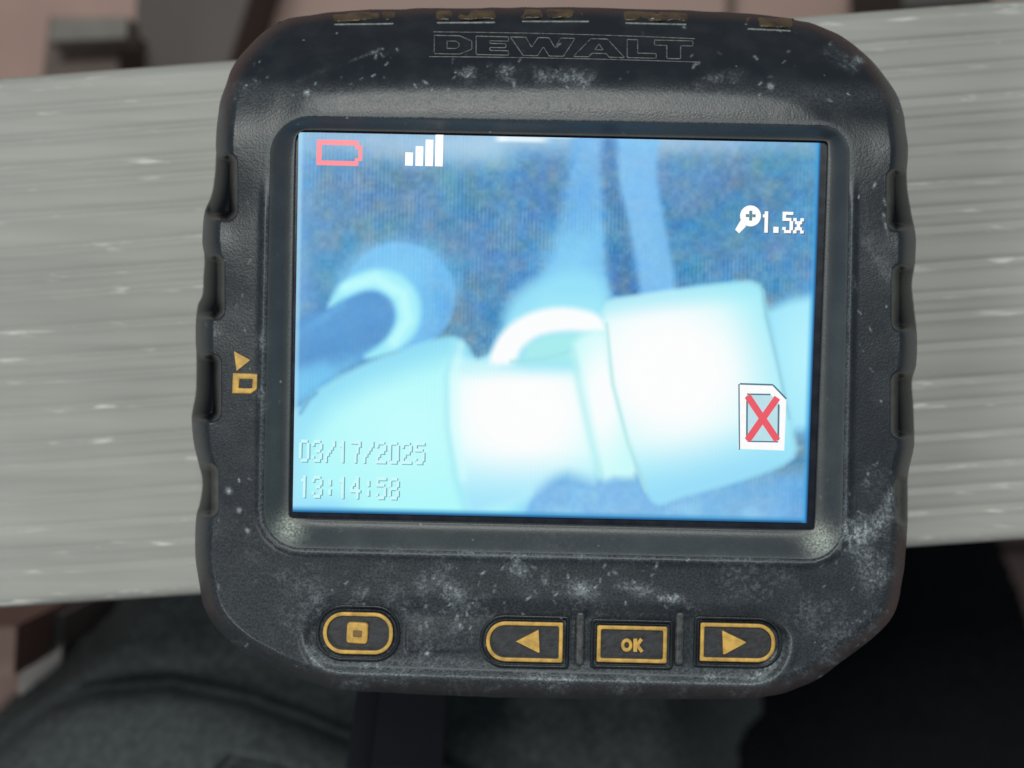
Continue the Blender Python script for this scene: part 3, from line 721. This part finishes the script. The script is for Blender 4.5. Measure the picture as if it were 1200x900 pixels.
text('time_text', '13:14:58', 351, 557, 15.0, 11.5, 26, 'glow', fill='glyph', dx=1.3, dy=0.9)
text('zoom_text', '1.5x', 893, 247.5, 12.6, 10.5, 25, 'dim', dx=1.4, dy=1.4, fat=1.0)
# magnifier with a plus
def circ(cx, cy, r, n=28): 
    t = np.arange(n) / n * 2 * math.pi; return np.stack([cx + r * np.cos(t), cy + r * np.sin(t)], 1)
mg = flat('magnifier_icon', [circ(879.5, 253, 12.3)], 0.06, E_['white'])
flat('handle', [[(868, 258), (874.5, 265), (866, 273.5), (861.5, 269)]], 0.05, E_['white'], parent=mg)
flat('plus', rects([(878, 247, 881.5, 258.5), (874, 251, 877.9, 254.5), (881.6, 251, 885.5, 254.5)], (879.5, 253)), 0.10, E_['ink'], parent=mg)
# crossed-out memory card
cd = flat('card_icon', [[(866.5, 450.5), (906, 452), (921.5, 468), (919, 528), (865, 526)]], 0.06, E_['white'])
def stroke(a, b, w):
    a, b = np.array(a, float), np.array(b, float); d = (b - a) / np.linalg.norm(b - a); n = np.array([-d[1], d[0]]) * w / 2
    return [a - n, a + n, b + n, b - n]
flat('card_outline', [stroke((866, 450), (866.5, 527), 1.6), stroke((867, 449.8), (906, 451), 2), stroke((906, 451.3), (921.5, 467.5), 2)], 0.09, E_['ink'], parent=cd)
flat('card_window', [[(875.5, 462), (903, 462.5), (913, 472), (912, 518), (875, 517)]], 0.08, E_['pale'], parent=cd)
flat('window_outline', [stroke((875.5, 462), (903, 462.3), 1.8), stroke((875.5, 464), (875.2, 516), 2), stroke((912.6, 474), (912, 516), 2.2), stroke((876, 517.2), (912, 517.8), 1.6)], 0.10, E_['ink'], parent=cd)
flat('red_cross', [stroke((876, 464), (911, 516), 8)], 0.12, E_['cross'], parent=cd)
flat('red_cross', [stroke((911, 466), (876, 516), 8)], 0.14, E_['cross'], parent=cd)

# ------------------------------------------------------------------ front buttons
ZW = ZF - 1.05                                           # floor of the button pocket
def pill(x0, y0, x1, y1, rl, rr, n=10):
    c = np.array([(x0 + x1) / 2, (y0 + y1) / 2])
    return rot(resample(rquad([(x0, y0), (x1, y0), (x1, y1), (x0, y1)], [max(rl, .8), max(rr, .8), max(rr, .8), max(rl, .8)], n), 96), c)
def button(x0, y0, x1, y1, rl, rr, icon, label):
    b = slab('button', pill(x0, y0, x1, y1, rl, rr), ZW + 0.95, ZW - 0.6, M['well'], dev, bev=3, label=label, smooth=False)
    w = 5.2
    frame_ring('button_ring', pill(x0 + .4, y0 + .4, x1 - .4, y1 - .4, rl, rr), pill(x0 + w, y0 + w, x1 - w, y1 - w, max(rl - w, 1), max(rr - w, 1)), ZW + 1.5, ZW + 0.3, M['gold'], b)
    cx, cy = (x0 + x1) / 2, (y0 + y1) / 2; zt = ZW + 1.40; zb = ZW + 0.7
    if icon == 'left': slab('icon', resample(np.array([(cx - 10, cy), (cx + 17, cy - 14), (cx + 18, cy + 14)]), 30), zt, zb, M['gold'], b, .7)
    elif icon == 'right': slab('icon', resample(np.array([(cx - 18, cy - 14), (cx + 11, cy), (cx - 17, cy + 15)]), 30), zt, zb, M['gold'], b, .7)
    elif icon == 'square':
        slab('icon', resample(rquad(rot([(cx - 13, cy - 13), (cx + 12, cy - 12), (cx + 11, cy + 13), (cx - 14, cy + 12)], np.array([cx, cy])), 4), 48), zt, zb, M['gold'], b, 2)
        slab('icon_mark', resample(rquad([(cx - 6, cy - 3.5), (cx + 5, cy - 3), (cx + 4.5, cy + 5), (cx - 6.5, cy + 4.5)], 1.5), 40), zt + 0.05, zb, M['mark'], b, .6)
    else:
        frame_ring('letter', circ(cx - 6, cy + 1, 8, 40) * [.85, 1] + [.15 * (cx - 6), 0], circ(cx - 6, cy + 1, 3.4, 40) * [.8, 1] + [.2 * (cx - 6), 0], zt, zb, M['gold'], b)
        slab('letter', stroke((cx + 4, cy - 6.5), (cx + 4, cy + 9), 4.6), zt, zb, M['gold'], b, .5)
        slab('letter', stroke((cx + 5.5, cy + 2), (cx + 11.5, cy - 6), 4.2), zt + .02, zb, M['gold'], b, .5)
        slab('letter', stroke((cx + 5.5, cy), (cx + 12, cy + 9), 4.2), zt + .04, zb, M['gold'], b, .5)
button(378, 717, 461, 767, 24, 22, 'square', 'pill shaped button with a small square mark')
button(569, 728, 660, 776, 23, 1, 'left', 'button with a left arrow')
button(699, 733, 782, 777, 1, 1, 'ok', 'button marked OK')
button(820, 730, 909, 776, 1, 21, 'right', 'button with a right arrow')
def wells():
    # rubber rims that hug each button
    for x0, y0, x1, y1, rl, rr in ((370, 709, 469, 775, 31, 30), (562, 721, 667, 783, 29, 4), (692, 726, 789, 784, 4, 4), (813, 723, 917, 783, 4, 28)):
        frame_ring('button_rim', pill(x0, y0, x1, y1, rl, rr), pill(x0 + 4, y0 + 4, x1 - 4, y1 - 4, max(rl - 4, 1), max(rr - 4, 1)), ZW + 0.55, ZW - 0.5, M['rubber'], dev)
    for x in (680, 797):
        slab('divider', rot(resample(rquad([(x - 5.5, 717), (x + 5, 717), (x + 5, 780), (x - 5.5, 780)], 4), 48), np.array([x, 750])), ZW + 1.45, ZW - 0.6, M['post'], dev, bev=3.5)
wells()

# printed card mark on the left rail
def drape_slab(name, poly, h, material, parent, label=None):
    p = np.asarray(poly, float); z = zface(p[:, 0], p[:, 1]).mean()
    return slab(name, p, z + h, z - 0.4, material, parent, bev=.8, label=label)
ci = drape_slab('arrow_mark', [(274, 411.5), (293.5, 422), (277, 435)], 0.18, M['gold'], house)
zc = float(zface(np.array([287.]), np.array([450.]))[0])
co = resample(np.array([(273, 437), (302, 438), (301.5, 456), (294, 461.5), (272, 461)]), 60)
cc = np.array([287, 449.5]); ciw = cc + (resample(np.array([(281, 444), (296, 444.5), (295.5, 454.5), (293, 455), (280, 454.5)]), 60) - cc)
frame_ring('card_mark', co, ciw, zc + 0.2, zc - 0.3, M['gold'], house)

# raised outlined maker's lettering on the far shoulder
def lettering():
    L = {'D': [[(0, 0), (.68, 0), (1, .28), (1, .72), (.68, 1), (0, 1)], [(.34, .30), (.58, .30), (.66, .42), (.66, .6), (.58, .70), (.34, .70)]],
         'E': [[(0, 0), (1, 0), (1, .24), (.42, .24), (.42, .38), (.92, .38), (.92, .6), (.42, .6), (.42, .76), (1, .76), (1, 1), (0, 1)]],
         'W': [[(0, 0), (.24, 0), (.33, .55), (.43, 0), (.6, 0), (.69, .55), (.78, 0), (1, 0), (.82, 1), (.6, 1), (.51, .5), (.42, 1), (.2, 1)]],
         'A': [[(.34, 0), (.66, 0), (1, 1), (.7, 1), (.64, .8), (.36, .8), (.3, 1), (0, 1)], [(.42, .6), (.5, .28), (.58, .6)]],
         'L': [[(0, 0), (.36, 0), (.36, .74), (1, .74), (1, 1), (0, 1)]],
         'T': [[(0, 0), (1, 0), (1, .28), (.68, .28), (.68, 1), (.32, 1), (.32, .28), (0, .28)]]}
    w = [('D', 509, 553), ('E', 558, 596), ('W', 598, 674), ('A', 672, 732), ('L', 735, 769), ('T', 767, 812)]
    top = lambda x: 41.5 + (x - 510) * .022; bot = lambda x: 63 + (x - 510) * .021
    for ch, x0, x1 in w:
        parts = []
        for pl in L[ch]:
            q = np.array([(x0 + (x1 - x0) * a, b) for a, b in pl]); q[:, 1] = top(q[:, 0]) * (1 - q[:, 1]) + bot(q[:, 0]) * q[:, 1]
            q = resample(q, max(40, int(len(q) * 9)))
            parts.append(tube(at(q[:, 0], q[:, 1], 0.04), 0.00010, True))
        V, F = merge(parts); fixn(link('letter', V, F, M['letter'], house))
    for a, b in (((508, 37.5), (814, 45.5)), ((503, 66.5), (820, 73))):
        t = np.linspace(0, 1, 80); q = np.stack([a[0] + (b[0] - a[0]) * t, a[1] + (b[1] - a[1]) * t - (6 * t * (1 - t) if a[1] < 40 else 5 * t * (1 - t))], 1)
        V, F = tube(at(q[:, 0], q[:, 1], 0.02), 0.00008); fixn(link('line', V, F, M['letter'], house))
lettering()

# grimy buttons along the far edge of the housing
def top_buttons():
    for x0, x1 in ((388, 465), (508, 584), (608, 694), (729, 808), (872, 930)):
        u = np.linspace(-1, 1, 44)[None, :]; v = np.linspace(-1, 1, 22)[:, None]
        ytop = np.interp((x0 + x1) / 2, outline[:, 0][outline[:, 1] < 60][np.argsort(outline[:, 0][outline[:, 1] < 60])], outline[:, 1][outline[:, 1] < 60][np.argsort(outline[:, 0][outline[:, 1] < 60])])
        sl = np.interp((x0 + x1) / 2, [330, 640, 950], [-.02, 0, .055])
        px = (x0 + x1) / 2 + u * (x1 - x0) / 2 + 0 * v; py = ytop + 8.0 + v * 6.0 + (px - (x0 + x1) / 2) * sl
        h = 0.75 * np.clip(1 - u ** 4, 0, 1) ** .6 * np.clip(1 - v ** 4, 0, 1) ** .6 * (0.35 + 1.3 * fbm(px, py, 9, 7)) - 0.3 - 0.5 * sm(.55, .8, vnoise(px, py, 13, 17))
        o = grid('top_button', at(px, py, h), M['brown'], dev, flip=True, label='grimy brown button on the far edge')
        t = np.linspace(0, 1, 40); qx = x0 + 4 + (x1 - x0 - 8) * t; qy = ytop + 17 + (qx - (x0 + x1) / 2) * sl
        V, F = tube(at(qx, qy, 0.05), 0.00016); fixn(link('button_edge', V, F, M['edge'], o))
top_buttons()
